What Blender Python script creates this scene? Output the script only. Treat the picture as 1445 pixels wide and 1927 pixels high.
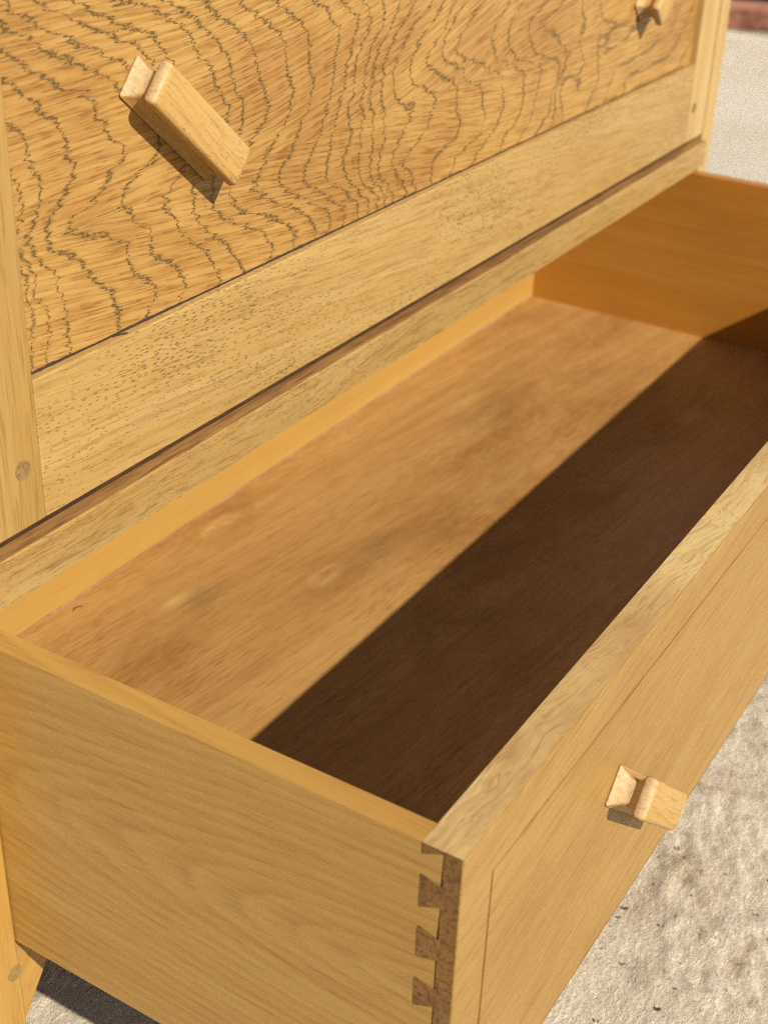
import bpy, bmesh, math, random
import numpy as np
from mathutils import Matrix, Vector, Euler

random.seed(7)
for o in list(bpy.data.objects):
    bpy.data.objects.remove(o)
S = bpy.context.scene
COL = S.collection

# ------------------------------------------------------------------ camera
cam_d = bpy.data.cameras.new('camera')
cam = bpy.data.objects.new('camera', cam_d)
COL.objects.link(cam)
cam.location = (-0.30361, -0.36899, 0.32225)
cam.rotation_mode = 'XYZ'
cam.rotation_euler = (1.04714, -0.03214, -1.01669)
cam_d.sensor_fit = 'HORIZONTAL'
cam_d.sensor_width = 36.0
cam_d.lens = 2633.06976 / 1445.0 * 36.0
cam_d.clip_start = 0.01
cam_d.clip_end = 500.0
cam_d.dof.use_dof = True
cam_d.dof.focus_distance = 0.60
cam_d.dof.aperture_fstop = 18.0
S.camera = cam

# ------------------------------------------------------------------ sky and sun
SUN = Vector((0.36, 1.0, -0.765)).normalized()       # direction the sunlight travels
w = bpy.data.worlds.new('World')
S.world = w
w.use_nodes = True
nt = w.node_tree
sky = nt.nodes.new('ShaderNodeTexSky')
sky.sky_type = 'NISHITA'
sky.sun_disc = False
sky.sun_elevation = math.asin(-SUN.z)
sky.sun_rotation = math.atan2(-SUN.x, -SUN.y)
sky.altitude = 100
bg = nt.nodes['Background']
bg.inputs['Strength'].default_value = 0.068
nt.links.new(sky.outputs[0], bg.inputs['Color'])
sl = bpy.data.lights.new('sun', 'SUN')
sl.energy = 4.8
sl.angle = math.radians(0.53)
sl.color = (1.0, 0.94, 0.85)
so = bpy.data.objects.new('sun', sl)
so.rotation_euler = SUN.to_track_quat('-Z', 'Y').to_euler()
so.location = (-2, -5, 4)
COL.objects.link(so)
S.view_settings.view_transform = 'Standard'
S.view_settings.look = 'None'
S.view_settings.gamma = 1
S.view_settings.exposure = 0.5
S.view_settings.use_curve_mapping = False
S.render.engine = 'CYCLES'
S.cycles.max_bounces = 8
S.cycles.diffuse_bounces = 6
S.cycles.use_denoising = False
S.cycles.filter_width = 1.1
S.cycles.use_adaptive_sampling = False
S.cycles.sample_clamp_indirect = 3.0

# ------------------------------------------------------------------ solved sizes (metres)
GZ = -0.300                # ground
W = 0.800                  # drawer and lid width
TS = 0.0103                # drawer side thickness
YF, YFI, YBI = -0.2242, -0.2080, 0.1321
LAP = -0.2165              # front edge of the dovetail sockets
ZB, ZO = -0.1367, -0.1668  # drawer floor, lower edge of drawer
ZLB, ZLT = 0.0305, 0.0915  # lid rail
YP = 0.0055                # face of lid panel
XSL, XSR = 0.0486, 0.7615  # inner edges of lid stiles
LIDTOP = 0.400
PANTOP = 0.352
JOINT = 0.1420             # glue joint of the two lid boards
POST = 0.0210


def srgb(r, g, b):
    def f(c):
        c /= 255.0
        return c / 12.92 if c <= 0.04045 else ((c + 0.055) / 1.055) ** 2.4
    return (f(r), f(g), f(b), 1.0)


# ------------------------------------------------------------------ node helpers
class NT:
    def __init__(self, name):
        self.m = bpy.data.materials.new(name)
        self.m.use_nodes = True
        self.t = self.m.node_tree
        self.b = self.t.nodes['Principled BSDF']

    def n(self, kind, **kw):
        x = self.t.nodes.new(kind)
        for k, v in kw.items():
            setattr(x, k, v)
        return x

    def put(self, sock, v):
        if hasattr(v, 'is_output') or isinstance(v, bpy.types.NodeSocket):
            self.t.links.new(v, sock)
        else:
            sock.default_value = v

    def math(self, op, a, b=0.0, c=0.0, clamp=False):
        x = self.n('ShaderNodeMath', operation=op, use_clamp=clamp)
        for i, v in enumerate((a, b, c)):
            self.put(x.inputs[i], v)
        return x.outputs[0]

    def vmath(self, op, a, b=(0, 0, 0), out=0):
        x = self.n('ShaderNodeVectorMath', operation=op)
        self.put(x.inputs[0], a)
        self.put(x.inputs[1], b)
        return x.outputs[out]

    def mapping(self, v, loc=(0, 0, 0), rot=(0, 0, 0), sc=(1, 1, 1)):
        x = self.n('ShaderNodeMapping')
        self.t.links.new(v, x.inputs[0])
        x.inputs[1].default_value = loc
        x.inputs[2].default_value = rot
        x.inputs[3].default_value = sc
        return x.outputs[0]

    def noise(self, v, scale=1.0, detail=2.0, rough=0.5, dist=0.0, color=False):
        x = self.n('ShaderNodeTexNoise')
        self.t.links.new(v, x.inputs['Vector'])
        x.inputs['Scale'].default_value = scale
        x.inputs['Detail'].default_value = detail
        x.inputs['Roughness'].default_value = rough
        x.inputs['Distortion'].default_value = dist
        return x.outputs['Color' if color else 'Fac']

    def ramp(self, v, lo, hi, a=0.0, b=1.0, smooth=True):
        x = self.n('ShaderNodeMapRange', interpolation_type='SMOOTHSTEP' if smooth else 'LINEAR')
        self.put(x.inputs[0], v)
        x.inputs[1].default_value = lo
        x.inputs[2].default_value = hi
        x.inputs[3].default_value = a
        x.inputs[4].default_value = b
        return x.outputs[0]

    def mix(self, f, a, b, mode='MIX'):
        x = self.n('ShaderNodeMix', data_type='RGBA', blend_type=mode)
        self.put(x.inputs[0], f)
        self.put(x.inputs[6], a)
        self.put(x.inputs[7], b)
        return x.outputs[2]

    def bump(self, h, strength, dist):
        x = self.n('ShaderNodeBump')
        self.put(x.inputs['Height'], h)
        x.inputs['Strength'].default_value = strength
        x.inputs['Distance'].default_value = dist
        self.t.links.new(x.outputs[0], self.b.inputs['Normal'])

    def attr(self, name):
        return self.n('ShaderNodeAttribute', attribute_name=name).outputs['Fac']

    def sep(self, v):
        x = self.n('ShaderNodeSeparateXYZ')
        self.t.links.new(v, x.inputs[0])
        return x.outputs

    def comb(self, a, b, c):
        x = self.n('ShaderNodeCombineXYZ')
        for i, v in enumerate((a, b, c)):
            self.put(x.inputs[i], v)
        return x.outputs[0]


def spot(T, P, c, r, warp, soft=0.55):
    """soft-edged blot of colour of its own shape round c (noise-warped ellipse)"""
    d = T.vmath('SUBTRACT', P, c)
    d = T.vmath('DIVIDE', d, r)
    ln = T.vmath('LENGTH', d, out=1)
    ln = T.math('ADD', ln, T.math('MULTIPLY_ADD', warp, 2.4, -1.2))
    return T.ramp(ln, soft, 1.15, 1.0, 0.0)


def wood(name, base, dark, light, grain='x', tilt=(0, 0, 0), fibre=0.45, band=0.5, blotch=0.25,
         pores=0.0, pore_col=(60, 40, 18), pore_len=1.0, ring=None, wave=0.0, rough=0.42, bump=0.25,
         seed=0.0, fine=1.0, spots=(), mul=(1, 1, 1), coat=0.0):
    T = NT(name)
    lin = lambda c: tuple(0.9 * a * k for a, k in zip(srgb(*c), mul)) + (1.0,)
    tc = T.n('ShaderNodeTexCoord').outputs['Object']
    rot = {'x': (0, 0, 0), 'y': (0, 0, math.pi / 2), 'z': (0, math.pi / 2, 0)}[grain]
    P = T.mapping(tc, rot=tilt)
    P = T.mapping(P, loc=(seed, seed * 0.37, seed * 0.71), rot=rot)
    # slow wander of the grain
    wn = T.noise(T.mapping(P, sc=(5, 16, 16)), detail=2, color=True)
    off = T.vmath('MULTIPLY', T.vmath('SUBTRACT', wn, (0.5, 0.5, 0.5)), (0.0, 0.012 + wave * 0.02, 0.012 + wave * 0.02))
    Q = T.vmath('ADD', P, off)
    if wave:
        wn2 = T.noise(T.mapping(P, sc=(45, 70, 70)), detail=1, color=True)
        Q = T.vmath('ADD', Q, T.vmath('MULTIPLY', T.vmath('SUBTRACT', wn2, (0.5, 0.5, 0.5)), (0, 0.006 * wave, 0.006 * wave)))
    f1 = T.noise(T.mapping(Q, sc=(36 * fine, 900 * fine, 900 * fine)), detail=3, rough=0.62)
    f2 = T.noise(T.mapping(Q, sc=(9, 360, 360)), detail=3, rough=0.6)
    b1 = T.noise(T.mapping(Q, sc=(2.2, 70, 70)), detail=3, rough=0.5)
    bl = T.noise(T.mapping(P, sc=(7, 15, 15)), detail=6, rough=0.68, dist=0.5)
    col = T.mix(T.math('MULTIPLY', T.ramp(b1, 0.35, 0.68), band), lin(base), lin(light))
    col = T.mix(T.math('MULTIPLY', T.ramp(f2, 0.46, 0.74), fibre * 0.85), col, lin(dark))
    col = T.mix(T.math('MULTIPLY', T.ramp(f1, 0.50, 0.66), fibre), col, lin(dark))
    col = T.mix(T.math('MULTIPLY', T.ramp(bl, 0.42, 0.72), blotch), col, lin(dark))
    if ring:
        # growth rings: distance from a slightly tilted pith line
        cy, cz, sy, sz, per, amt, rc = ring
        x, y, z = T.sep(Q)
        dy = T.math('ADD', T.math('MULTIPLY_ADD', x, sy, -cy), y)
        dz = T.math('ADD', T.math('MULTIPLY_ADD', x, sz, -cz), z)
        r = T.math('SQRT', T.math('ADD', T.math('MULTIPLY', dy, dy), T.math('MULTIPLY', dz, dz)))
        rn = T.noise(T.mapping(P, sc=(9, 40, 40)), detail=3)
        ph = T.math('ADD', T.math('DIVIDE', r, per), T.math('MULTIPLY', rn, 0.9))
        fr = T.math('FRACT', ph)
        ln = T.math('MULTIPLY', T.ramp(fr, 0.0, 0.75), T.ramp(fr, 0.84, 1.0, 1.0, 0.0))
        brk = T.ramp(f1, 0.30, 0.62)
        col = T.mix(T.math('MULTIPLY', T.math('MULTIPLY', ln, brk), amt), col, lin(rc))
    hgt = f1
    if pores:
        vo = T.n('ShaderNodeTexVoronoi', feature='F1')
        T.t.links.new(T.mapping(Q, sc=(215 / pore_len, 980, 980)), vo.inputs['Vector'])
        vo.inputs['Scale'].default_value = 1.0
        dens = T.noise(T.mapping(P, loc=(3, 1, 7), sc=(7, 26, 26)), detail=3)
        lim = T.ramp(dens, 0.30, 0.70, 0.15, 0.37)
        pm = T.ramp(T.math('SUBTRACT', vo.outputs['Distance'], lim), -0.16, 0.06, 1.0, 0.0)
        col = T.mix(T.math('MULTIPLY', pm, pores), col, lin(pore_col))
        hgt = T.math('SUBTRACT', f1, T.math('MULTIPLY', pm, 0.8))
    if spots:
        wp = T.noise(T.mapping(P, sc=(26, 60, 60)), detail=5, rough=0.7, dist=0.8)
        st = T.ramp(T.noise(T.mapping(P, sc=(30, 130, 130)), detail=4, rough=0.7), 0.30, 0.66)
        for c, r, rgb, amt in spots:
            s = T.math('MULTIPLY', spot(T, tc, c, r, wp, 0.1), st)
            col = T.mix(T.math('MULTIPLY', s, amt), col, lin(rgb))
    T.t.links.new(col, T.b.inputs['Base Color'])
    T.b.inputs['Roughness'].default_value = rough
    rr = T.ramp(f2, 0.3, 0.7, rough - 0.05, rough + 0.08)
    T.t.links.new(rr, T.b.inputs['Roughness'])
    T.b.inputs['Specular IOR Level'].default_value = 0.35
    if coat:
        T.b.inputs['Coat Weight'].default_value = coat
        T.b.inputs['Coat Roughness'].default_value = 0.3
    T.bump(hgt, bump, 0.0004)
    return T.m

# ------------------------------------------------------------------ materials
M = {}


def rough_mat(name, c1, c2, c3, sc, bump, dist=0.004):
    T = NT(name)
    P = T.n('ShaderNodeTexCoord').outputs['Object']
    a = T.noise(T.mapping(P, sc=(sc, sc, sc)), detail=5, rough=0.65)
    b = T.noise(T.mapping(P, sc=(sc * 6, sc * 6, sc * 6)), detail=4, rough=0.7)
    col = T.mix(T.ramp(a, 0.35, 0.65), srgb(*c1), srgb(*c2))
    col = T.mix(T.math('MULTIPLY', T.ramp(b, 0.5, 0.7), 0.6), col, srgb(*c3))
    T.t.links.new(col, T.b.inputs['Base Color'])
    T.b.inputs['Roughness'].default_value = 0.9
    T.bump(T.math('ADD', a, b), bump, dist)
    return T.m


M['stile'] = wood('stile_wood', mul=(0.68, 0.735, 0.80), base=(192, 146, 76), dark=(150, 102, 44), light=(208, 166, 98), grain='z', fibre=0.5, band=0.6, blotch=0.15, seed=1.3)
M['stile_far'] = wood('stile_far_wood', mul=(0.74, 0.8, 0.88), base=(202, 160, 90), dark=(170, 122, 58), light=(216, 180, 116), grain='z', fibre=0.35, band=0.7, blotch=0.1, seed=4.1)
M['rail'] = wood('rail_wood', mul=(0.80, 0.895, 1.08), base=(190, 145, 76), dark=(148, 102, 46), light=(204, 162, 94), grain='x', tilt=(0, -0.07, 0), fibre=0.5, band=0.5,
                 blotch=0.25, pores=0.55, pore_len=1.0, seed=2.2)
M['divider'] = wood('divider_wood', mul=(0.69, 0.735, 0.75), base=(196, 152, 86), dark=(140, 94, 42), light=(206, 168, 104), grain='x', fibre=0.55, band=0.6, blotch=0.2,
                    wave=0.5, pores=0.25, seed=3.7, bump=0.35)
M['post'] = wood('post_wood', mul=(0.66, 0.68, 0.62), base=(200, 152, 76), dark=(160, 108, 44), light=(214, 172, 100), grain='z', fibre=0.35, band=0.5, blotch=0.15, seed=5.5)
M['carcass'] = wood('carcass_wood', mul=(0.7, 0.75, 0.8), base=(186, 138, 70), dark=(146, 96, 42), light=(200, 156, 90), grain='z', fibre=0.4, seed=6.1)
M['carcass_x'] = wood('carcass_board_wood', mul=(0.7, 0.75, 0.8), base=(186, 138, 70), dark=(146, 96, 42), light=(200, 156, 90), grain='x', fibre=0.4, seed=6.6)
M['bracket'] = wood('bracket_wood', mul=(0.7, 0.72, 0.7), base=(200, 150, 76), dark=(156, 104, 44), light=(212, 166, 94), grain='x', tilt=(0, 0.8, 0), fibre=0.5, seed=6.4)
M['back'] = wood('drawer_back_wood', mul=(0.62, 0.75, 0.9), base=(214, 152, 70), dark=(190, 126, 50), light=(222, 164, 84), grain='x', fibre=0.22, band=0.5, blotch=0.25, seed=7.3,
                 fine=0.6, bump=0.08, rough=0.36)
M['side'] = wood('drawer_side_wood', mul=(0.83, 0.79, 0.63), base=(186, 142, 78), dark=(154, 108, 52), light=(198, 158, 96), grain='y', fibre=0.45, band=0.6, blotch=0.12,
                 ring=(0.0455, -0.068, 0.18, 0.0, 0.0049, 0.20, (238, 200, 118)), seed=0.0, rough=0.36, bump=0.12)
M['side_far'] = wood('drawer_far_side_wood', mul=(0.72, 0.66, 0.43), base=(206, 144, 66), dark=(176, 112, 42), light=(214, 158, 84), grain='y', fibre=0.3, band=0.6, blotch=0.3,
                     seed=8.8, rough=0.36, bump=0.1, fine=0.7)
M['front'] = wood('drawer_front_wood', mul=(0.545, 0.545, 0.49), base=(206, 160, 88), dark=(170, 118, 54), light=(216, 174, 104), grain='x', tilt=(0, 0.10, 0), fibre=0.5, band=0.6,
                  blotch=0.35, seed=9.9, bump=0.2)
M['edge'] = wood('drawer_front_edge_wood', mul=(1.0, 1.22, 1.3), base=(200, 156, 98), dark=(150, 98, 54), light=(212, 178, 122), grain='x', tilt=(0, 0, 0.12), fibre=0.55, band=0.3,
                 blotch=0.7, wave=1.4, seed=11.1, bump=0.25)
M['end'] = wood('end_grain_wood', (136, 94, 44), (74, 46, 18), (158, 114, 58), 'x', fibre=0.75, fine=0.7, band=0.5, blotch=0.55, seed=12.3, rough=0.6)
M['handle_end'] = wood('handle_end_grain', (222, 188, 138), (180, 136, 84), (232, 206, 164), 'x', mul=(.66, .66, .62), fibre=0.5, fine=0.8, blotch=0.3, seed=14.9, rough=0.6)
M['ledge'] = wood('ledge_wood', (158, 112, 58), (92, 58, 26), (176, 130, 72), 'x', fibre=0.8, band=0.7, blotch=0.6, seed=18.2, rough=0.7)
M['gap'] = rough_mat('gap_shade', (84, 52, 20), (62, 38, 14), (100, 64, 28), 60, 0.3)  # shade in the gap under the lid, painted as dark brown
M['groove'] = wood('groove_wood', (92, 50, 20), (50, 28, 12), (130, 78, 34), 'x', fibre=0.8, blotch=0.6, seed=12.9, rough=0.6)
M['peg'] = wood('peg_end_grain', mul=(0.8, 0.85, 0.85), base=(150, 116, 68), dark=(110, 80, 40), light=(166, 132, 82), grain='y', fibre=0.6, fine=0.7, seed=13.0, rough=0.55)
M['handle'] = wood('handle_wood', mul=(0.72, 0.74, 0.72), base=(212, 164, 92), dark=(168, 116, 54), light=(222, 182, 116), grain='x', fibre=0.45, band=0.6, blotch=0.12, pores=0.35,
                   seed=14.2, rough=0.45, bump=0.3)
M['bottom'] = wood('drawer_bottom_wood', mul=(0.90, 0.96, 0.90), base=(182, 130, 74), dark=(136, 86, 40), light=(204, 158, 98), grain='x', tilt=(0, 0, 0.10), fibre=0.38, band=0.4,
                   blotch=0.6, pores=0.45, pore_len=3.2, pore_col=(96, 58, 26), seed=15.1, rough=0.38, bump=0.12,
                   spots=[((0.330, 0.014, ZB), (0.030, 0.016, 1), (120, 96, 62), 0.75),
                          ((0.236, 0.070, ZB), (0.026, 0.016, 1), (128, 100, 62), 0.65),
                          ((0.545, 0.052, ZB), (0.045, 0.022, 1), (140, 108, 68), 0.6),
                          ((0.455, -0.012, ZB), (0.040, 0.020, 1), (150, 108, 64), 0.5),
                          ((0.296, 0.026, ZB), (0.020, 0.007, 1), (214, 176, 112), 0.5),
                          ((0.222, 0.083, ZB), (0.017, 0.006, 1), (220, 182, 118), 0.5),
                          ((0.304, 0.115, ZB), (0.020, 0.008, 1), (222, 178, 108), 0.5),
                          ((0.560, 0.075, ZB), (0.030, 0.008, 1), (222, 176, 108), 0.5),
                          ((0.60, -0.06, ZB), (0.07, 0.04, 1), (136, 88, 46), 0.5),
                          ((0.35, -0.10, ZB), (0.08, 0.03, 1), (150, 108, 70), 0.5)])


def panel_material():
    """flat-sawn board: broken dark pore lines follow the growth-ring field stored on the mesh"""
    T = NT('lid_board_wood')
    ph, slope, gu, gc = T.attr('ring'), T.attr('slope'), T.attr('gu'), T.attr('gc')
    G = T.comb(gu, gc, 0.0)
    # teeth: the rings shift along the fibre from one row of pores to the next
    j1 = T.noise(T.mapping(G, sc=(14, 300, 1)), detail=1)
    j2 = T.noise(T.mapping(G, loc=(3, 5, 0), sc=(60, 900, 1)), detail=1)
    sh = T.math('ADD', T.math('MULTIPLY_ADD', j1, 0.0064, -0.0032), T.math('MULTIPLY_ADD', j2, 0.0050, -0.0025))
    ph2 = T.math('ADD', ph, T.math('MULTIPLY', sh, slope))
    fr = T.math('SUBTRACT', T.math('FRACT', T.math('ADD', ph2, 0.5)), 0.5)
    d = T.math('DIVIDE', T.math('ABSOLUTE', fr), T.math('MAXIMUM', slope, 20.0))     # metres from the ring line
    wid = T.ramp(T.noise(T.mapping(G, sc=(30, 60, 1)), detail=1), 0.3, 0.7, 0.0005, 0.0017)
    q = T.math('DIVIDE', d, wid)
    near = T.ramp(q, 0.35, 1.25, 1.0, 0.0)
    pn = T.noise(T.mapping(G, loc=(9, 2, 0), sc=(420, 1050, 1)), detail=2, rough=0.6)
    dots = T.ramp(T.math('ADD', pn, T.math('MULTIPLY', near, 0.17)), 0.58, 0.71)
    spk = T.math('MULTIPLY', dots, near)
    # short brown streaks between the rings
    s1 = T.noise(T.mapping(G, loc=(1, 8, 0), sc=(36, 860, 1)), detail=3, rough=0.6)
    s2 = T.noise(T.mapping(G, loc=(4, 4, 0), sc=(26, 420, 1)), detail=2)
    amt = T.noise(T.mapping(G, loc=(7, 3, 0), sc=(9, 16, 1)), detail=3, rough=0.6)
    late = T.ramp(fr, -0.45, 0.45, 1.0, 0.55)
    st = T.math('MULTIPLY', T.math('MULTIPLY', T.ramp(s1, 0.49, 0.60), T.ramp(amt, 0.30, 0.66, 0.6, 1.0)), late)
    base = T.mix(T.ramp(s2, 0.35, 0.70), srgb(168, 132, 72), srgb(152, 112, 56))
    base = T.mix(T.math('MULTIPLY', T.ramp(amt, 0.40, 0.70), 0.55), base, srgb(138, 94, 45))
    col = T.mix(T.math('MULTIPLY', st, 0.75), base, srgb(110, 66, 24))
    col = T.mix(T.math('MULTIPLY', T.ramp(q, 0.4, 1.7, 1.0, 0.0), 0.42), col, srgb(128, 98, 46))
    col = T.mix(T.math('MULTIPLY', spk, 0.82), col, srgb(70, 54, 29))
    T.t.links.new(col, T.b.inputs['Base Color'])
    T.b.inputs['Roughness'].default_value = 0.42
    T.b.inputs['Specular IOR Level'].default_value = 0.35
    h = T.math('SUBTRACT', 1.0, T.math('ADD', T.math('MULTIPLY', st, 0.5), T.math('MULTIPLY', spk, 1.0)))
    T.bump(h, 0.35, 0.0004)
    return T.m


M['panel'] = panel_material()


def ground_material():
    T = NT('rendered_ground')
    P = T.n('ShaderNodeTexCoord').outputs['Object']
    a = T.noise(T.mapping(P, sc=(3.5, 3.5, 3.5)), detail=5, rough=0.62)
    b = T.noise(T.mapping(P, sc=(26, 26, 26)), detail=6, rough=0.7, dist=0.6)
    c = T.noise(T.mapping(P, rot=(0, 0, 0.6), sc=(150, 330, 240)), detail=5, rough=0.75, dist=0.5)
    g = T.noise(T.mapping(P, sc=(480, 480, 480)), detail=3, rough=0.75)
    col = T.mix(T.ramp(a, 0.35, 0.7), srgb(246, 232, 204), srgb(240, 220, 188))
    col = T.mix(T.math('MULTIPLY', T.ramp(b, 0.55, 0.76), 0.45), col, srgb(206, 176, 138))
    col = T.mix(T.math('MULTIPLY', T.ramp(c, 0.56, 0.74), 0.55), col, srgb(186, 150, 110))
    col = T.mix(T.math('MULTIPLY', T.ramp(g, 0.60, 0.74), 0.42), col, srgb(140, 110, 78))
    wp = T.noise(T.mapping(P, sc=(45, 45, 45)), detail=5, rough=0.7)
    for cx, cy, rx, ry, rgb, am in [(0.352, -0.204, 0.017, 0.014, (168, 130, 92), 0.8), (0.312, -0.199, 0.022, 0.012, (182, 146, 106), 0.7),
                                    (0.262, -0.214, 0.016, 0.010, (160, 128, 98), 0.7), (0.337, -0.227, 0.014, 0.008, (186, 152, 114), 0.7),
                                    (0.500, -0.209, 0.026, 0.018, (190, 156, 120), 0.6), (0.44, -0.195, 0.026, 0.012, (194, 160, 122), 0.6),
                                    (0.41, -0.262, 0.026, 0.016, (190, 156, 120), 0.6), (0.305, -0.262, 0.026, 0.012, (188, 154, 116), 0.6)]:
        s = T.math('MULTIPLY', spot(T, P, (cx, cy, GZ), (rx, ry, 1.0), wp, 0.6), T.ramp(c, 0.34, 0.60, 0.12, 0.6))
        col = T.mix(T.math('MULTIPLY', s, am), col, srgb(*rgb))
    T.t.links.new(col, T.b.inputs['Base Color'])
    T.b.inputs['Roughness'].default_value = 0.92
    T.b.inputs['Specular IOR Level'].default_value = 0.15
    rid = T.math('ABSOLUTE', T.math('SUBTRACT', c, 0.5))
    h = T.math('ADD', T.math('MULTIPLY', rid, 2.2), T.math('ADD', T.math('MULTIPLY', g, 0.45), T.math('MULTIPLY', b, 1.2)))
    T.bump(h, 1.0, 0.0042)
    return T.m


M['ground'] = ground_material()


M['brick'] = rough_mat('brick', (172, 112, 84), (138, 82, 60), (190, 160, 138), 18, 0.6)
M['mortar'] = rough_mat('mortar', (150, 138, 122), (124, 112, 98), (108, 92, 76), 20, 0.6)
M['soil'] = rough_mat('dark_soil', (40, 32, 28), (24, 20, 18), (66, 54, 46), 14, 0.8)
M['rock'] = rough_mat('dark_stone', (58, 48, 42), (34, 29, 27), (104, 88, 74), 16, 0.7)
M['grit'] = rough_mat('grit', (70, 58, 50), (120, 70, 50), (40, 34, 30), 60, 0.3)
M['splinter'] = rough_mat('splinter', (44, 28, 16), (66, 40, 22), (30, 20, 12), 200, 0.2)
M['crack'] = rough_mat('crack_shade', (58, 40, 26), (40, 27, 18), (80, 58, 36), 150, 0.3)  # dark brown painted as the shade of the lid panel seam
M['dust'] = rough_mat('dust', (150, 116, 78), (132, 98, 62), (168, 142, 108), 150, 0.3)

# ------------------------------------------------------------------ mesh helpers
LOC = {}


def place(o, parent):
    if parent:
        o.parent = parent
        o.matrix_parent_inverse = Matrix.Translation(LOC[parent]).inverted()
    return o


def empty(name, loc, parent=None):
    o = bpy.data.objects.new(name, None)
    o.empty_display_size = 0.05
    COL.objects.link(o)
    base = LOC[parent] if parent else Vector((0, 0, 0))
    o.location = Vector(loc) - base
    LOC[o] = Vector(loc)
    if parent:
        o.parent = parent
    return o


def link(name, bm, mats, parent=None, smooth=False):
    me = bpy.data.meshes.new(name)
    bmesh.ops.recalc_face_normals(bm, faces=bm.faces)
    bm.to_mesh(me)
    bm.free()
    for m in (mats if isinstance(mats, (list, tuple)) else [mats]):
        me.materials.append(m)
    if smooth:
        for p in me.polygons:
            p.use_smooth = True
    o = bpy.data.objects.new(name, me)
    COL.objects.link(o)
    return place(o, parent)


def bevel(bm, w, seg=2, edges=None):
    es = edges if edges is not None else [e for e in bm.edges if len(e.link_faces) == 2 and e.calc_face_angle(0) > 0.5]
    if w > 0:
        bmesh.ops.bevel(bm, geom=es, offset=w, segments=seg, profile=0.5, affect='EDGES', clamp_overlap=True)


def bm_box(x0, x1, y0, y1, z0, z1, bm=None):
    bm = bm or bmesh.new()
    v = [bm.verts.new((x, y, z)) for x in (x0, x1) for y in (y0, y1) for z in (z0, z1)]
    for f in ((0, 1, 3, 2), (4, 6, 7, 5), (0, 4, 5, 1), (2, 3, 7, 6), (0, 2, 6, 4), (1, 5, 7, 3)):
        bm.faces.new([v[i] for i in f])
    return bm


def box(name, x0, x1, y0, y1, z0, z1, mat, parent, bev=0.0008, seg=2):
    bm = bm_box(x0, x1, y0, y1, z0, z1)
    bm.normal_update()
    bevel(bm, bev, seg)
    return link(name, bm, mat, parent)


def prism(name, outline, axis, a0, a1, mat, parent, bev=0.0):
    """outline in the plane across axis, stretched from a0 to a1"""
    bm = bmesh.new()
    def pt(a, q):
        return {'x': (a, q[0], q[1]), 'y': (q[0], a, q[1]), 'z': (q[0], q[1], a)}[axis]
    lo = [bm.verts.new(pt(a0, q)) for q in outline]
    hi = [bm.verts.new(pt(a1, q)) for q in outline]
    n = len(outline)
    bm.faces.new(lo)
    bm.faces.new(hi[::-1])
    for i in range(n):
        bm.faces.new((lo[i], lo[(i + 1) % n], hi[(i + 1) % n], hi[i]))
    bmesh.ops.recalc_face_normals(bm, faces=bm.faces)
    bevel(bm, bev)
    return link(name, bm, mat, parent)


def tag(o, label, cat=None, group=None, kind=None):
    if label:
        o['label'] = label
    if cat:
        o['category'] = cat
    if group:
        o['group'] = group
    if kind:
        o['kind'] = kind
    return o


_rs = np.random.RandomState(3)
_tab = _rs.rand(256, 256)


def vnoise(x, y):
    xi, yi = np.floor(x).astype(int), np.floor(y).astype(int)
    fx, fy = x - xi, y - yi
    fx, fy = fx * fx * (3 - 2 * fx), fy * fy * (3 - 2 * fy)
    t = lambda i, j: _tab[i & 255, j & 255]
    return (t(xi, yi) * (1 - fx) + t(xi + 1, yi) * fx) * (1 - fy) + (t(xi, yi + 1) * (1 - fx) + t(xi + 1, yi + 1) * fx) * fy


def fbm(x, y, octv=4):
    s, a = 0, 0.5
    for i in range(octv):
        s = s + a * vnoise(x, y)
        x, y, a = x * 2.03 + 17.1, y * 2.03 + 5.3, a * 0.5
    return s


# ------------------------------------------------------------------ ground and background
def axis_points(lo, hi, step, far_lo, far_hi):
    p = list(np.arange(lo, hi, step))
    s, q = step, hi
    while q < far_hi:
        p.append(q); s *= 1.12; q += s
    p.append(far_hi)
    s, q, left = step, lo - step, []
    while q > far_lo:
        left.append(q); s *= 1.12; q -= s
    left.append(far_lo)
    return np.array(left[::-1] + p)


xs = axis_points(-0.05, 0.75, 0.0030, -60, 120)
ys = axis_points(-0.42, 0.10, 0.0035, -60, 120)
X, Y = np.meshgrid(xs, ys, indexing='ij')
fade = np.exp(-np.maximum(0, np.hypot(X - 0.4, Y) - 1.0) * 1.2)
H = (fbm(X * 14 + 40, Y * 14 + 30, 3) - 0.45) * 0.008
ca, sa = math.cos(0.5), math.sin(0.5)
U, V = X * ca + Y * sa, -X * sa + Y * ca
rd = 1 - np.abs(2 * fbm(U * 45 + 9, V * 120 + 70, 3) - 0.95)
H = H + np.clip(rd - 0.70, 0, 1) * 0.011 * (fbm(X * 9, Y * 9, 2) > 0.34)
H = H + (fbm(X * 150, Y * 150, 2) - 0.4) * 0.0026
H = H * fade + GZ
nx, ny = len(xs), len(ys)
verts = np.stack([X, Y, H], -1).reshape(-1, 3)
idx = np.arange(nx * ny).reshape(nx, ny)
faces = np.stack([idx[:-1, :-1], idx[1:, :-1], idx[1:, 1:], idx[:-1, 1:]], -1).reshape(-1, 4)
me = bpy.data.meshes.new('ground')
me.from_pydata(verts.tolist(), [], faces.tolist())
me.polygons.foreach_set('use_smooth', [True] * len(me.polygons))
me.materials.append(M['ground'])
ground = bpy.data.objects.new('ground', me)
COL.objects.link(ground)
tag(ground, 'pale rough cream rendered ground with tan stains', kind='structure')

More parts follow.
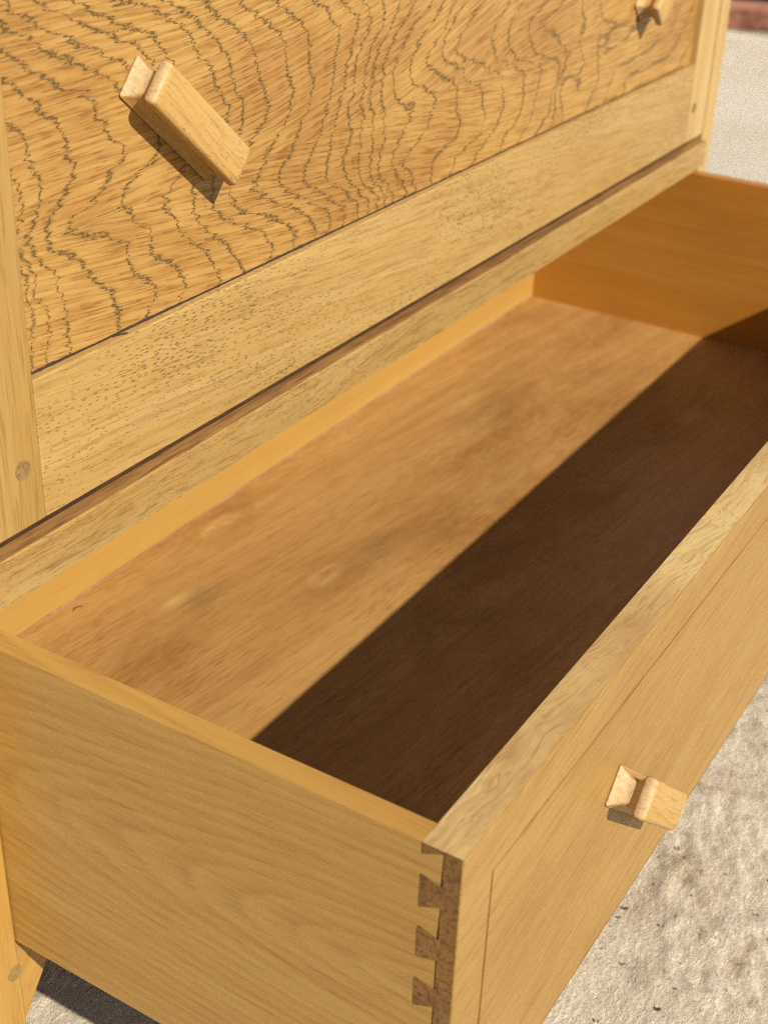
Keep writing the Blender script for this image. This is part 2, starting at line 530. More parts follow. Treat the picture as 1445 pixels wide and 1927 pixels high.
# scattered grit lying on the ground
bm = bmesh.new()
rg = random.Random(5)
spots_xy = [(0.3047, -0.1782, 0.0014), (0.285, -0.176, 0.0018), (0.372, -0.226, 0.001), (0.24, -0.235, 0.0014), (0.366, -0.197, 0.0014),
            (0.44, -0.178, 0.001), (0.37, -0.255, 0.0014), (0.30, -0.19, 0.0013)]
for i in range(170):
    spots_xy.append((rg.uniform(0.2, 0.75), rg.uniform(-0.34, -0.16), rg.uniform(0.0003, 0.0009)))
for x, y, r in spots_xy:
    mt = Matrix.Translation((x, y, GZ + r * 0.5 + 0.001)) @ Euler((rg.random() * 3, rg.random() * 3, rg.random() * 3)).to_matrix().to_4x4() @ Matrix.Diagonal((1.3, 0.9, 0.7, 1))
    bmesh.ops.create_icosphere(bm, subdivisions=1, radius=r, matrix=mt)
g = link('grit', bm, M['grit'])
tag(g, 'tiny dark and rusty grit scattered over the pale ground', kind='stuff')

# brick edging beyond, with dark soil and stones behind it
edging = empty('brick_edging', (2.98, 0.65, GZ))
tag(edging, 'low row of weathered red bricks edging the pale ground', 'edging')
def lumpy_box(sx, sy, sz, amp, rnd):
    bm = bm_box(-sx / 2, sx / 2, -sy / 2, sy / 2, 0, sz)
    bmesh.ops.subdivide_edges(bm, edges=bm.edges[:], cuts=2, use_grid_fill=True)
    for v in bm.verts:
        v.co += Vector((rnd.uniform(-1, 1), rnd.uniform(-1, 1), rnd.uniform(-1, 1))) * amp
    return bm
rb = random.Random(11)
y = -0.75
while y < 2.4:
    ln = rb.uniform(0.17, 0.22)
    bm = lumpy_box(0.10, ln, 0.052, 0.0035, rb)
    bm.transform(Matrix.Translation((2.99 + rb.uniform(-0.008, 0.008) + 0.02 * math.sin(y * 2), y + ln / 2, GZ - 0.004 + rb.uniform(-0.004, 0.003))) @ Euler((0, 0, rb.uniform(-0.05, 0.05))).to_matrix().to_4x4())
    bm.normal_update()
    bevel(bm, 0.0, 1)
    link('brick', bm, M['brick'], edging)
    y += ln + rb.uniform(0.012, 0.02)
bm = bmesh.new()
n = 60
rows = []
for i in range(n + 1):
    yy = -0.78 + 3.2 * i / n
    o = 0.02 * math.sin(yy * 2)
    j = lambda a: rb.uniform(-a, a)
    rows.append([bm.verts.new((2.925 + o + j(0.008), yy, GZ - 0.01)), bm.verts.new((2.935 + o + j(0.008), yy, GZ + 0.003 + j(0.005))),
                 bm.verts.new((3.06 + o, yy, GZ + 0.006)), bm.verts.new((3.08 + o, yy, GZ - 0.01))])
for i in range(n):
    for k in range(3):
        bm.faces.new((rows[i][k], rows[i][k + 1], rows[i + 1][k + 1], rows[i + 1][k]))
link('mortar_bed', bm, M['mortar'], edging, smooth=True)

bm = bmesh.new()
n, m = 50, 36
vv = [[bm.verts.new((3.03 + 1.8 * i / n, -0.9 + 3.6 * k / m, GZ + 0.03 + 0.05 * math.sin(i / n * 2.6) + 0.05 * rb.random() * (0.3 + 0.7 * math.sin(i / n * 3.1)))) for k in range(m + 1)] for i in range(n + 1)]
for v in vv[0]:
    v.co.z = GZ - 0.01
for v in vv[-1]:
    v.co.z = GZ - 0.01
for i in range(n + 1):
    vv[i][0].co.z = vv[i][-1].co.z = GZ - 0.01
for i in range(n):
    for k in range(m):
        bm.faces.new((vv[i][k], vv[i + 1][k], vv[i + 1][k + 1], vv[i][k + 1]))
soil = link('soil', bm, M['soil'], smooth=True)
tag(soil, 'bed of dark soil behind the brick edging', kind='structure')
for i, (sx, sy, r, lab) in enumerate([(3.18, 0.66, 0.060, 'dark rounded stone on the soil just behind the bricks'),
                                      (3.34, 0.84, 0.085, 'larger dark stone farther back on the soil'),
                                      (3.24, 0.95, 0.050, 'small dark stone beside the cabinet edge on the soil'),
                                      (3.42, 0.60, 0.075, 'dark stone at the picture corner on the soil')]):
    bm = bmesh.new()
    bmesh.ops.create_icosphere(bm, subdivisions=3, radius=r)
    for v in bm.verts:
        q = v.co / r
        k = 1 + 0.35 * (float(fbm(np.array([q.x * 1.6 + 9 + i * 3 + q.z]), np.array([q.y * 1.6 + 20 + q.z * 0.7]), 3)[0]) - 0.45) * 2
        v.co = Vector((v.co.x * k * 1.3, v.co.y * k * 1.1, v.co.z * k * 0.7))
    bm.transform(Matrix.Translation((sx, sy, GZ + 0.10)))
    s = link('stone', bm, M['rock'], smooth=True)
    tag(s, lab, 'stone', 'dark stones on the soil')

# ------------------------------------------------------------------ cabinet carcass
cab = empty('cabinet', (W / 2, 0.19, GZ))
tag(cab, 'golden oak cabinet with a panelled drop lid and its long bottom drawer pulled open', 'cabinet')
YC = -0.0048
DEPTH = 0.400
TOPZ = 0.430
for x0, x1, mt, yc in ((-POST, -0.0004, 'post', YC), (W + 0.0004, W + POST, 'stile_far', -0.0008)):
    box('post', x0, x1, yc, 0.036, GZ, TOPZ, M[mt], cab, 0.0012)
    box('rear_post', x0, x1, DEPTH - 0.04, DEPTH, GZ, TOPZ, M['carcass'], cab, 0.0012)
    box('side_panel', x0 + 0.003, x1 - 0.003, 0.036, DEPTH - 0.04, -0.186, TOPZ, M['carcass'], cab, 0.0008)
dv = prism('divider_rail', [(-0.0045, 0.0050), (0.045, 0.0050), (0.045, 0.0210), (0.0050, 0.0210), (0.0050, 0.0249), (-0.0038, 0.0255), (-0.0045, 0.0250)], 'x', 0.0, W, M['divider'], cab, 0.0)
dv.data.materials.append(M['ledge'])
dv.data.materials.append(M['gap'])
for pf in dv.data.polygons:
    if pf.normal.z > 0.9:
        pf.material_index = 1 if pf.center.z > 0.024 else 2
box('shelf', 0.0, W, 0.0455, DEPTH - 0.012, 0.0060, 0.0145, M['carcass_x'], cab, 0.0)
box('bottom_rail', 0.0, W, 0.0005, 0.030, -0.1860, -0.1690, M['carcass_x'], cab, 0.0008)
box('back_panel', 0.0, W, DEPTH - 0.011, DEPTH - 0.002, -0.186, TOPZ, M['carcass_x'], cab, 0.0)
box('cabinet_top', -POST - 0.012, W + POST + 0.012, -0.020, DEPTH + 0.005, TOPZ + 0.0003, TOPZ + 0.020, M['carcass_x'], cab, 0.002)
box('top_rail', 0.0, W, -0.0045, 0.03, LIDTOP + 0.004, TOPZ, M['carcass_x'], cab, 0.0008)
for sgn, xa in ((1, 0.0), (-1, W)):
    X_ = lambda d: xa + sgn * d
    prism('bracket', [(X_(0.0), -0.1863), (X_(0.034), -0.1863), (X_(0.020), -0.204), (X_(0.0), -0.232)], 'y', 0.0015, 0.018, M['bracket'], cab, 0.0006)
# pegs through the posts
def peg(x, z, y, parent, r=0.0042, name='peg'):
    bm = bmesh.new()
    bmesh.ops.create_cone(bm, cap_ends=True, segments=20, radius1=r, radius2=r * 0.97, depth=0.003,
                          matrix=Matrix.Translation((x, y + 0.0012, z)) @ Matrix.Rotation(math.radians(90), 4, 'X'))
    return link(name, bm, M['peg'], parent)
for x, yc in ((-0.0037, YC), (W + 0.0065, -0.0008)):
    peg(x, -0.1835, yc, cab)
    peg(x, 0.016, yc, cab, 0.0034)

# ------------------------------------------------------------------ drop lid
lid = empty('drop_lid', (W / 2, 0.010, ZLB), cab)
box('stile', 0.0012, XSL, 0.0, 0.020, ZLB, LIDTOP, M['stile'], lid, 0.0007)
box('stile', XSR, W - 0.0012, 0.0, 0.020, ZLB, LIDTOP, M['stile_far'], lid, 0.0007)
prism('rail', [(0.00012, ZLB), (0.0199, ZLB), (0.0199, 0.083), (0.0047, 0.083), (0.0047, ZLT), (0.00012, ZLT)], 'x', XSL + 0.0002, XSR - 0.0002, M['rail'], lid, 0.0006)
prism('rail', [(0.00012, LIDTOP), (0.0199, LIDTOP), (0.0199, PANTOP + 0.009), (0.0047, PANTOP + 0.009), (0.0047, PANTOP), (0.00012, PANTOP)], 'x', XSL + 0.0002, XSR - 0.0002, M['rail'], lid, 0.0006)
peg(0.0387, 0.0566, 0.0, lid)
peg(0.7705, 0.0566, 0.0, lid)
peg(0.0387, 0.376, 0.0, lid)
peg(0.7705, 0.376, 0.0, lid)

# growth-ring lines of the two lid boards: ring number -> points (mm across, mm up)
RINGS = {
    -1: "55.2,129.3 55.2,125.7 55.6,122 56.4,118.2 57.2,114.3 57.4,110.6 56.4,107.2 55.7,103.6 55.1,100 54.6,96.3",
    0: "56.9,164.3 57.7,160.4 57.5,156.6 57,152.9 59,121.5 62.6,118.3 64.3,114.8 64.8,111 65.7,107.1 66.1,103.3 64.7,100.2 63.2,97 61.9,93.7",
    1: "53.6,188.1 57.1,185.8 60.7,183.5 62.3,180.2 63,177 62.1,174 64.7,170.9 65.3,167.5 67.8,164.4 67.9,161.1 66.9,158 65.6,154.9 64.1,151.9 62.5,149 60.6,146.2 58.8,143.4 65,132.8 68.4,129.7 71.6,126.5 71.7,122.9 72.6,119.3 74.1,115.5 74.4,111.8 74.6,108.1 75.9,104.2 76,100.5 75.7,96.9 75.4,93.3",
    2: "53.8,203.9 57.4,202.1 60.2,199.7 62.7,197 65.8,194.7 69.3,192.8 71.2,189.8 73.5,187 77.6,185.2 79.8,182.6 80.7,179.4 83.2,176.3 82.3,170.9 86.2,168.5 87,165.2 85.8,162.4 83.2,160.1 80.7,157.8 78.1,155.5 75.4,153.3 73.1,150.9 71,148.4 69.8,145.4 68.4,142.5 72.1,137.2 76.1,134.7 80.2,132.1 84.3,129.4 87.6,126.1 89.5,122.6 91.2,119.3 95.1,116.1 98.9,112.8 102.7,109.3 103.2,105.9 104.6,102.6 107,99.7 104.1,97.3 105.2,93.4",
    3: "55.2,213.6 58.4,211.6 61.7,209.6 64.4,207.1 67.4,204.9 71.3,203.3 74.8,201.2 78,198.8 81.6,196.7 85.7,194.9 89.9,193.3 94.1,191.6 97.5,189.1 100.7,186.3 100.4,180.7 104.1,178 105.6,174.7 107.7,171.6 112.1,169.4 113.9,166 114.3,162.9 110.7,161.3 107.3,159.5 104.5,157.2 101.8,154.9 99.1,152.6 96.4,150.3 92.5,149.2 88.3,148.4 84.2,147.6 82.2,145.1 79.5,142.9 85.6,139.3 90.3,137.9 95,136.4 99.9,135.2 103.8,132.5 108,129.7 112.7,127.1 114.4,123.4 112.9,120.3 114.7,117.2 117,113.6 120.7,110.7 125.1,107.6 128.6,103.8 128.5,100.3 126.6,97.2 124.2,94.4 121.1,92.2",
    4: "56.4,222 59.4,219.8 62.8,218 66.6,216.5 70.4,215 72.6,212.4 76,210.4 79.8,208.6 83.8,206.9 87.9,205.2 91.8,203.2 95.7,201.1 99.9,199.3 104.4,197.8 108.3,195.7 111.1,192.7 133.1,158 129.1,156.5 125.1,155 121.2,153.4 117.6,151.6 114,149.8 111,147.6 108.5,145 112.6,142.3 116.8,139.4 118,135.6 122,132.5 126.3,129.4 127.5,125.5 128.7,121.6 129.8,117.6 134.4,114.7 139.6,111.9 143.4,108 146.6,103.9 149,99.7 149.2,96.1 145.8,93.8",
    5: "58.8,229.9 60.6,227.2 63.5,225 66.8,222.9 70.4,221.1 74.1,219.3 77.7,217.3 82,216.4 86.1,215 89.9,212.9 93.6,210.6 97.7,208.8 102.3,207.5 106.3,205.6 109.3,202.7 113.8,200.9 118.5,199.3 137,137 140.6,140.5 143.8,144.2 141.4,133.6 144.5,130.1 144.9,126.1 148.6,122.6 152.8,118.8 156.5,114.8 162,111.9 165.8,108.2 168.7,103.8 171.4,99.4 174,94.9 72.1,228.1 75.6,226.1 79.3,224.2 83.4,222.7 87,220.7 90.1,218.3 94.5,217 98.6,215.1 102.7,213 107.2,211.3 111.7,209.5 116.3,207.7 121.1,206.3 125.9,204.8 129.1,201.8 132.4,198.8 136,195.7 91.3,225.6 95.4,223.8 99.7,222 103.8,220.1 108.1,218.1 112.5,216.2 116.1,213.5 120.6,212 125.6,211 130.1,208.8 134.8,206.7 138.7,203.9 141.8,200.7 144.4,197.3",
    5.4: "76.3,221.3 80.3,219.4 84.4,217.6 88.6,215.7 92.9,213.8 97.2,211.9 101.7,210 106.2,208 110.8,206.1 115.5,204.1 120.3,202.2",
    4.6: "95.5,220.4 99.5,218.7 103.6,217 107.8,215.3 112.1,213.5 116.4,211.8 120.9,210 125.3,208.2 129.2,205.7 133,203.2",
    6: "125.7,221.1 130.3,219.1 134.9,217.1 139.3,214.8 144.1,212.7 148.3,210.1 152.5,207.3 157.1,204.8 159.9,201.8 160.8,198.2 163.9,194.8 167.5,191.5 171.6,188.2 173.6,184.6 174.8,180.8 176.9,177 180.3,173.4 183.3,169.9 183.1,166.1 156.9,137.1 157.3,132.9 156.8,129 160.6,124.9 164.6,120.7 169,116.6 174.1,112.7 179.8,109 183.2,104.5 186.4,99.7 190.1,95",
    7: "142.3,218.9 146.9,216.8 151.6,214.6 156.2,212.2 160.6,209.6 164.8,206.8 168.8,203.8 172.8,200.8 176.6,197.5 180.3,194.3 183.1,190.7 185.2,187 185.8,183.3 187,179.5 188.6,175.6 191.9,171.9 194.1,168.3 193.6,164.6 192.6,161 191.2,157.5 171.8,140.2 170.6,136.8 169.8,133.2 170.3,129.3 173.1,125.4 178,122 183.8,119.1 189,115.6 194.8,112.6 201.3,110.3 206.5,106.6 210.8,102.3 214.4,97.8 214,93.8",
    8: "167.2,215.6 171,212.7 174.9,209.7 179.4,207 184.4,204.6 189,201.8 193.5,198.8 197.9,195.7 200.7,192.1 203.5,188.4 204.5,184.6 205,180.9 206.8,177 209,173.1 210.7,169.2 211.8,165.2 211.8,161.5 210.2,158 206.2,155.9 202.4,153.5 198.9,150.9 183.1,134.9 182.6,131 185.3,126.9 190,122.9 196.4,120 202.8,116.8 209.3,113.6 216.3,111.1 223,107.9 228.7,103.6 234.9,99.3 231.4,96.9 232,92.4",
    9: "192.2,212.3 196.5,209.3 201,206.3 206.1,203.6 211.2,200.8 216.3,197.9 220.9,194.6 225.1,191.1 226.2,187.4 226.2,183.7 226.8,179.8 227.5,175.9 230.2,171.9 231.8,168 231,164.2 230,160.5 227.5,157.4 224.9,154.2 222.4,151 219.1,148.3 215.3,145.8 211.8,143.2 209.4,140 207.1,136.7 204.7,133.6 202.2,130.4 197.8,128.6 203.6,126.2 209.8,123.3 216.2,120.2 222.4,116.9 229.1,113.8 235.7,110.6 241.8,106.6 247.3,102.2 250.3,97.7 251.3,93",
    10: "216.3,209.1 221.6,206.3 227,203.5 232.3,200.5 237.6,197.4 241.7,193.8 244.1,189.9 244.8,186 244.8,182.1 244.9,178.2 246.3,174.2 248.1,170 248,166.2 246.4,162.6 244.5,159.1 242.3,155.7 239.8,152.4 237.2,149.1 235.1,145.7 233,142.3 230,139.2 226.3,136.6 223,133.8 220.5,130.5 221.1,126.9 226.3,122.9 232,119 238.2,115.3 245.2,112.2 252.3,108.9 259,105 263.6,100.5 264.7,96 261.7,92.7",
    11: "249.7,204.7 255.7,201.9 260.1,198.7 262.7,194.8 268.3,191.5 270.2,188 269,184.3 267.9,180.6 267,176.8 266.2,173 265.7,169.1 265.2,165.2 263.3,161.7 261.4,158.1 260.7,154.2 258,151.2 256.4,147.7 255.7,143.9 252.4,140.9 249.4,137.8 246.8,134.5 244.2,131.3 241.4,128.1 241,124.5 245.6,120.1 251.6,116.1 257.8,112.2 264.8,108.6 271.2,104.4 276.4,99.8 278.1,95.4 274.8,92.2",
    12: "271.4,201.9 276.4,198.3 281.7,194.8 287.3,191.2 285.4,187.7 283.1,184.3 281.5,180.6 280,176.9 277.5,173.5 276.3,169.8 276,165.8 275.6,161.7 273.6,158.2 270.9,154.9 269.6,151.1 268.4,147.2 266.6,143.5 264.4,140 263.7,135.9 262.9,131.9 260.8,128.3 260,124.3 261.9,119.8 266.2,115.1 272.7,111.1 279.5,107 286.5,102.9 289.2,98.3 290.3,93.4",
    13: "289.5,199.5 294,195.5 297.1,191.4 297.7,187.3 295.1,183.8 291.8,180.6 288.3,177.4 286.2,173.8 284.2,170.1 284.1,165.9 284.1,161.7 283.3,157.7 281.1,154.1 278.9,150.4 279.3,146.1 280.2,141.6 282.4,136.9 280.8,133.2 277.7,129.9 276.1,126 275.5,121.7 278.1,116.9 282.3,112.1 288.2,107.4 294.6,102.7 299.8,98 300.1,93.2",
    14: "308.5,197 309.7,192.8 309.8,188.8 308.4,184.9 304.9,181.9 300.7,179.2 298.8,175.5 297,171.8 295.4,168 294,164.1 293.6,160 293.2,155.9 290.5,152.5 291.1,148.5 293.4,143.9 291.9,140 290.9,136 290.8,131.6 290.6,127.3 290,123 289.4,118.7 291.4,114 294.2,109 300.2,105.2 306.2,101.2 308.8,96.1",
    15: "323.5,191.5 320.5,188.1 317.5,184.6 314.3,181.3 310.5,178.3 307.2,175 304.4,171.5 303.1,167.6 301.7,163.7 301.3,159.5 299.7,155.7 297.7,151.9 299.4,147.5 302.4,142.9 302.6,138.5 301.7,134.3 302.3,129.8 302.7,125.3 300.9,121.3 300.3,117.1 301.6,112.3 305,107.6 312.2,103.2 315.2,98.3 316.4,93.3",
    16: "329.7,183.5 325.4,180.5 321.2,177.6 317.9,174.2 314.7,170.8 312.4,167.2 310.8,163.3 310.4,159.1 309.9,154.9 309.6,150.6 311.1,146.1 314.2,141.4 312.5,137.4 313.3,132.9 314.8,128.1 312.2,124.4 309.5,120.7 308.9,116.3 308.8,111.8 312.2,106.8 319.1,102.1 323.2,97.2 324.6,92.1",
    17: "352.9,186.7 347.4,184.3 341.9,181.9 337.4,179.1 333.4,176.1 329.9,172.8 326.5,169.6 323.7,166.1 321,162.6 320.6,158.5 321.8,154.1 323,149.6 327.8,145.3 334.4,141 343.1,139.6 339.7,134.4 336,131.2 332.9,127.7 329.7,124.2 326.4,120.8 323.1,117.4 323.2,112.9 326.3,108.1 332.3,103.2 335.4,98 338.3,92.8",
    18: "361.6,182.6 357.1,179.5 352.7,176.5 348.3,173.5 344.5,170.2 341,166.8 338.6,163.1 336.9,159.1 338.4,154.8 343.5,150.2 352.2,147 360.3,143.3 366.3,138.5 364.4,134.7 361.3,131 358.8,127.1 355.4,123.5 350.7,120.5 345.8,117.8 339.5,115.8 334.9,113.2 334.7,108.6 342.6,104.2 345.3,99.1 347.3,93.9",
    19: "372.7,173.7 367.9,170.8 363.2,167.8 358.5,164.9 353.6,162.1 354.2,158.7 361.5,154.6 368.9,150.4 377.5,147.1 385.3,143.8 389.2,138.7 389.6,134 390,129.3 393.1,124.1 395.2,119 393.4,114.7 388.3,111.9 381.3,110.2 374.7,108.2 368.8,105.8 365.4,102.4 365.4,97.6 365.4,92.8",
    20: "379.6,174.1 375.6,170.8 371.7,167.5 370.1,163.6 371.3,159 378.4,155.5 387.5,152.1 395.9,148.5 398.5,143.6 405.1,140 415.4,137.6 419.1,133.2 420.8,128 423.5,122.8 425,117.7 423.3,113.2 421.6,108.8 414.3,107 407.1,105.1 400.1,103.2 393.7,101 390.1,97.5 388.3,93.2",
    21: "393,169.9 389.1,166.5 385.7,163 388.4,158.1 395.8,154.7 405.8,152.1 415.8,149 425.6,145.4 435.7,141.6 444.3,137.6 444.3,132.7 445.5,127.6 448.3,122.2 447.6,117.5 445.1,113.2 441.5,109.3 435.7,106.4 430.1,103.4 424.7,100.3 419.4,97.2 414.7,93.9",
    22: "445.2,177.3 440.3,173.7 435.5,170.2 430.6,166.7 428.1,162.5 427.8,157.8 432.4,152.5 437.1,147.1 447.5,143.5 459,140 470.7,136.4 472.3,131.1 473.3,125.7 473.6,120.4 473.6,115.1 471.7,110.3 467.7,106.2 460.8,103.4 453.6,100.9 450.6,96.5 448.4,91.8",
    23: "459.3,173.1 454.4,169.4 449.5,165.8 447.9,161.3 448.7,156.2 453.1,150.8 458.6,145.2 469.4,141.5 481.5,138 493.9,134.4 496.6,129.9 494.8,125 492.9,120.1 491.6,115 490.3,109.9 488.6,104.9 484.1,100.8 479.4,96.9 473.4,93.5",
    24: "496.5,172.3 489.5,169.5 482.5,166.7 475.6,164 474.2,159.8 476.7,154.6 480,149.2 486.2,143.8 496.5,139.7 508.7,136.1 521.2,132.5 526.8,128.3 524.3,123.7 521.4,119.1 515.4,115.7 514.4,110.7 514.5,105.4 511.1,101.1 505.4,97.7 499.7,94.3",
    25: "514.8,165.8 505.6,164 496.5,162.2 494.7,157.6 501.3,153.8 512.8,150.1 521,144.5 529.4,138.9 537.2,133.3 531.3,129.8 525.4,126.2 523.5,121.4 521.8,116.5",
    26: "548.7,159.6 554.7,153.6 556.2,148.2 550.9,144 550.9,138.8 556.3,132.4 559.8,126.4 555.4,121.8 554.4,116.4 555.8,110.3",
    27: "578.7,157.2 581.9,151.2 594.1,146.1 608.4,142.9 623.7,140.9 634.6,134.6 629.8,131.3 618.7,129.2 607.9,127.2 593.6,128.2 580.3,129.1 582.4,123.1 584.5,116.9 586.7,110.8 583.3,106 578,101.7",
    28: "719.1,131.5 715.6,126.2 709.7,121.8 697.1,119.9 684.7,118 673.6,115.7 660.6,114.6 646.1,114.7 632.4,114.4 619.3,114 612.7,110.5 609.3,105.6",
    29: "723.1,109 715,105 702.5,103.3 687,103.3 671.8,103.3 657,103.3 642.5,103.3 634.8,100.6 635.4,94.4",
}

pts, val = [], []
for k, s in RINGS.items():
    for q in s.split():
        a, b = q.split(',')
        pts.append((float(a), float(b)))
        val.append(k)
pts, val = np.array(pts) / 10.0, np.array(val, float)
jz = JOINT * 100


def tps(P, v, lam):
    n = len(P)
    d = np.sqrt(((P[:, None] - P[None]) ** 2).sum(-1))
    K = np.where(d > 0, d * d * np.log(np.maximum(d, 1e-9)), 0) + lam * np.eye(n)
    A = np.zeros((n + 3, n + 3))
    A[:n, :n] = K
    A[:n, n:] = np.c_[np.ones(n), P]
    A[n:, :n] = A[:n, n:].T
    c = np.linalg.solve(A, np.r_[v, 0, 0, 0])
    def ev(Q):
        out = np.zeros(len(Q))
        for i in range(0, len(Q), 4000):
            q = Q[i:i + 4000]
            d2 = ((q[:, None] - P[None]) ** 2).sum(-1)
            out[i:i + 4000] = (0.5 * d2 * np.log(np.maximum(d2, 1e-12))) @ c[:n] + np.c_[np.ones(len(q)), q] @ c[n:]
        return out
    return ev


def lid_board(z0, z1, step, pick, angle):
    f = tps(pts[pick], val[pick], 0.02)
    gx = np.linspace(0.044, W - 0.036, int((W - 0.08) / step) + 1)
    gz = np.linspace(z0, z1, int((z1 - z0) / step) + 1)
    A, B = np.meshgrid(gx, gz, indexing='ij')
    R_ = f(np.stack([A.ravel() * 100, np.minimum(B.ravel(), 0.25) * 100], -1)).reshape(A.shape)
    if z1 > 0.26:
        R_ = R_ + np.maximum(0, B - 0.25) * 60
    gr = np.gradient(R_, gx, gz)
    slope = np.clip(np.hypot(gr[0], gr[1]), 25, 400)
    th = np.radians(angle(A, B))
    gu = A * np.cos(th) + B * np.sin(th)
    gc = -A * np.sin(th) + B * np.cos(th)
    nx, nz = A.shape
    V_ = np.stack([A, np.full_like(A, YP), B], -1).reshape(-1, 3).tolist()
    ix = np.arange(nx * nz).reshape(nx, nz)
    F_ = np.stack([ix[:-1, :-1], ix[1:, :-1], ix[1:, 1:], ix[:-1, 1:]], -1).reshape(-1, 4).tolist()
    n0 = len(V_)
    V_ += [(gx[0], YP + 0.006, z0), (gx[-1], YP + 0.006, z0), (gx[-1], YP + 0.006, z1), (gx[0], YP + 0.006, z1)]
    F_ += [[n0, n0 + 3, n0 + 2, n0 + 1], [int(ix[0, 0]), n0, n0 + 1, int(ix[-1, 0])] , [int(ix[0, -1]), int(ix[-1, -1]), n0 + 2, n0 + 3]]
    me = bpy.data.meshes.new('lid_board')
    me.from_pydata(V_, [], F_)
    for nm, arr in (('ring', R_), ('slope', slope), ('gu', gu), ('gc', gc)):
        at = me.attributes.new(nm, 'FLOAT', 'POINT')
        at.data.foreach_set('value', np.r_[arr.ravel(), np.zeros(4)].astype(np.float32))
    me.materials.append(M['panel'])
    o = bpy.data.objects.new('lid_board', me)
    COL.objects.link(o)
    return place(o, lid)


up = pts[:, 1] > jz
lid_board(0.0860, JOINT - 0.00005, 0.002, ~up | (np.abs(pts[:, 1] - jz) < 0.15), lambda a, b: -7.0 + 3.0 * np.clip((a - 0.45) / 0.3, 0, 1))
lid_board(JOINT + 0.00005, PANTOP + 0.004, 0.0022, up, lambda a, b: 1.0 + 7.0 * np.clip((a - 0.15) / 0.3, 0, 1))


# ------------------------------------------------------------------ handles
def handle_mesh():
    """waisted block: wide base, scooped neck all round, rounded flange"""
    L, Wd, D = 0.0345, 0.0092, 0.0178
    prof = [(0.0, 0.0003), (0.0005, 0.0), (0.0010, 0.0)]
    for q in range(13):
        t = 0.0014 + 0.0110 * q / 12
        u = (t - 0.0084) / (0.0076 if t < 0.0084 else 0.0042)
        prof.append((t, 0.0031 * max(0.0, 1 - abs(u) ** 2.0)))
    prof += [(0.0128, 0.0001), (0.0136, -0.0001), (0.0150, -0.0001), (0.0163, 0.0001), (0.0171, 0.0005), (0.0176, 0.0011), (0.0178, 0.0019)]
    bm = bmesh.new()
    rings = []
    for t, ins in prof:
        a, b = L - ins, Wd - ins
        cr = 0.0012 + min(ins, 0.004) * 0.4 + (0.0006 if t > 0.012 else 0)
        ring = []
        for qx, qz, st in ((1, 1, 0), (-1, 1, 90), (-1, -1, 180), (1, -1, 270)):
            for i in range(6):
                th = math.radians(st + 90 * i / 5)
                ring.append(bm.verts.new((qx * (a - cr) + cr * math.cos(th), -t, qz * (b - cr) + cr * math.sin(th))))
        rings.append(ring)
    n = len(rings[0])
    for r0, r1 in zip(rings, rings[1:]):
        for i in range(n):
            bm.faces.new((r0[i], r0[(i + 1) % n], r1[(i + 1) % n], r1[i]))
    # softly crowned front
    c1 = [bm.verts.new((v.co.x * 0.97, v.co.y - 0.0002, v.co.z * 0.82)) for v in rings[-1]]
    for i in range(n):
        bm.faces.new((rings[-1][i], rings[-1][(i + 1) % n], c1[(i + 1) % n], c1[i]))
    bm.faces.new(c1)
    bm.faces.new(rings[0][::-1])
    bmesh.ops.recalc_face_normals(bm, faces=bm.faces)
    me = bpy.data.meshes.new('handle')
    bm.to_mesh(me)
    bm.free()
    for p in me.polygons:
        p.use_smooth = len(p.vertices) == 4
    me.materials.append(M['handle'])
    me.materials.append(M['handle_end'])
    for p in me.polygons:
        if abs(p.center.x) > L - 0.0062 and abs(p.normal.x) > 0.3 and abs(p.normal.z) < 0.6:
            p.material_index = 1
    return me


HM = handle_mesh()


def handle(x, y, z, deg, parent):
    o = bpy.data.objects.new('handle', HM)
    COL.objects.link(o)
    o.location = (x, y, z)
    o.rotation_euler = (0, math.radians(deg), 0)
    return place(o, parent)


handle(0.1450, YP - 0.0002, 0.1715, 41.5, lid)
handle(0.6670, YP - 0.0002, 0.1670, -41.5, lid)

# ------------------------------------------------------------------ drawer
drw = empty('drawer', (W / 2, -0.046, ZO), cab)
tag(drw, 'long open dovetailed drawer, empty, with a stained plywood floor')
yb = YBI + 0.0103
rj = random.Random(21)
tails = []
k = 0
while True:
    zi0, zi1, zo0, zo1 = [q / 1000.0 - 0.0242 * k for q in (-4.9, -14.1, -1.7, -15.8)]
    if zo1 < ZO + 0.004:
        break
    tails.append(tuple(q + rj.uniform(-0.0007, 0.0007) for q in (zi0, zi1, zo0, zo1)))
    k += 1
def side(xa, xb, mat):
    out = [(yb, 0.0), (YFI, 0.0)]
    for zi0, zi1, zo0, zo1 in tails:
        out += [(YFI, zi0), (LAP + rj.uniform(0.0001, 0.0013), zo0), (LAP + rj.uniform(0.0001, 0.0010), zo1), (YFI, zi1)]
    out += [(YFI, ZO + 0.0004), (yb, ZO + 0.0004)]
    return prism('side', out, 'x', xa, xb, mat, drw)
side(0.0, TS, M['side'])
side(W - TS, W, M['side_far'])
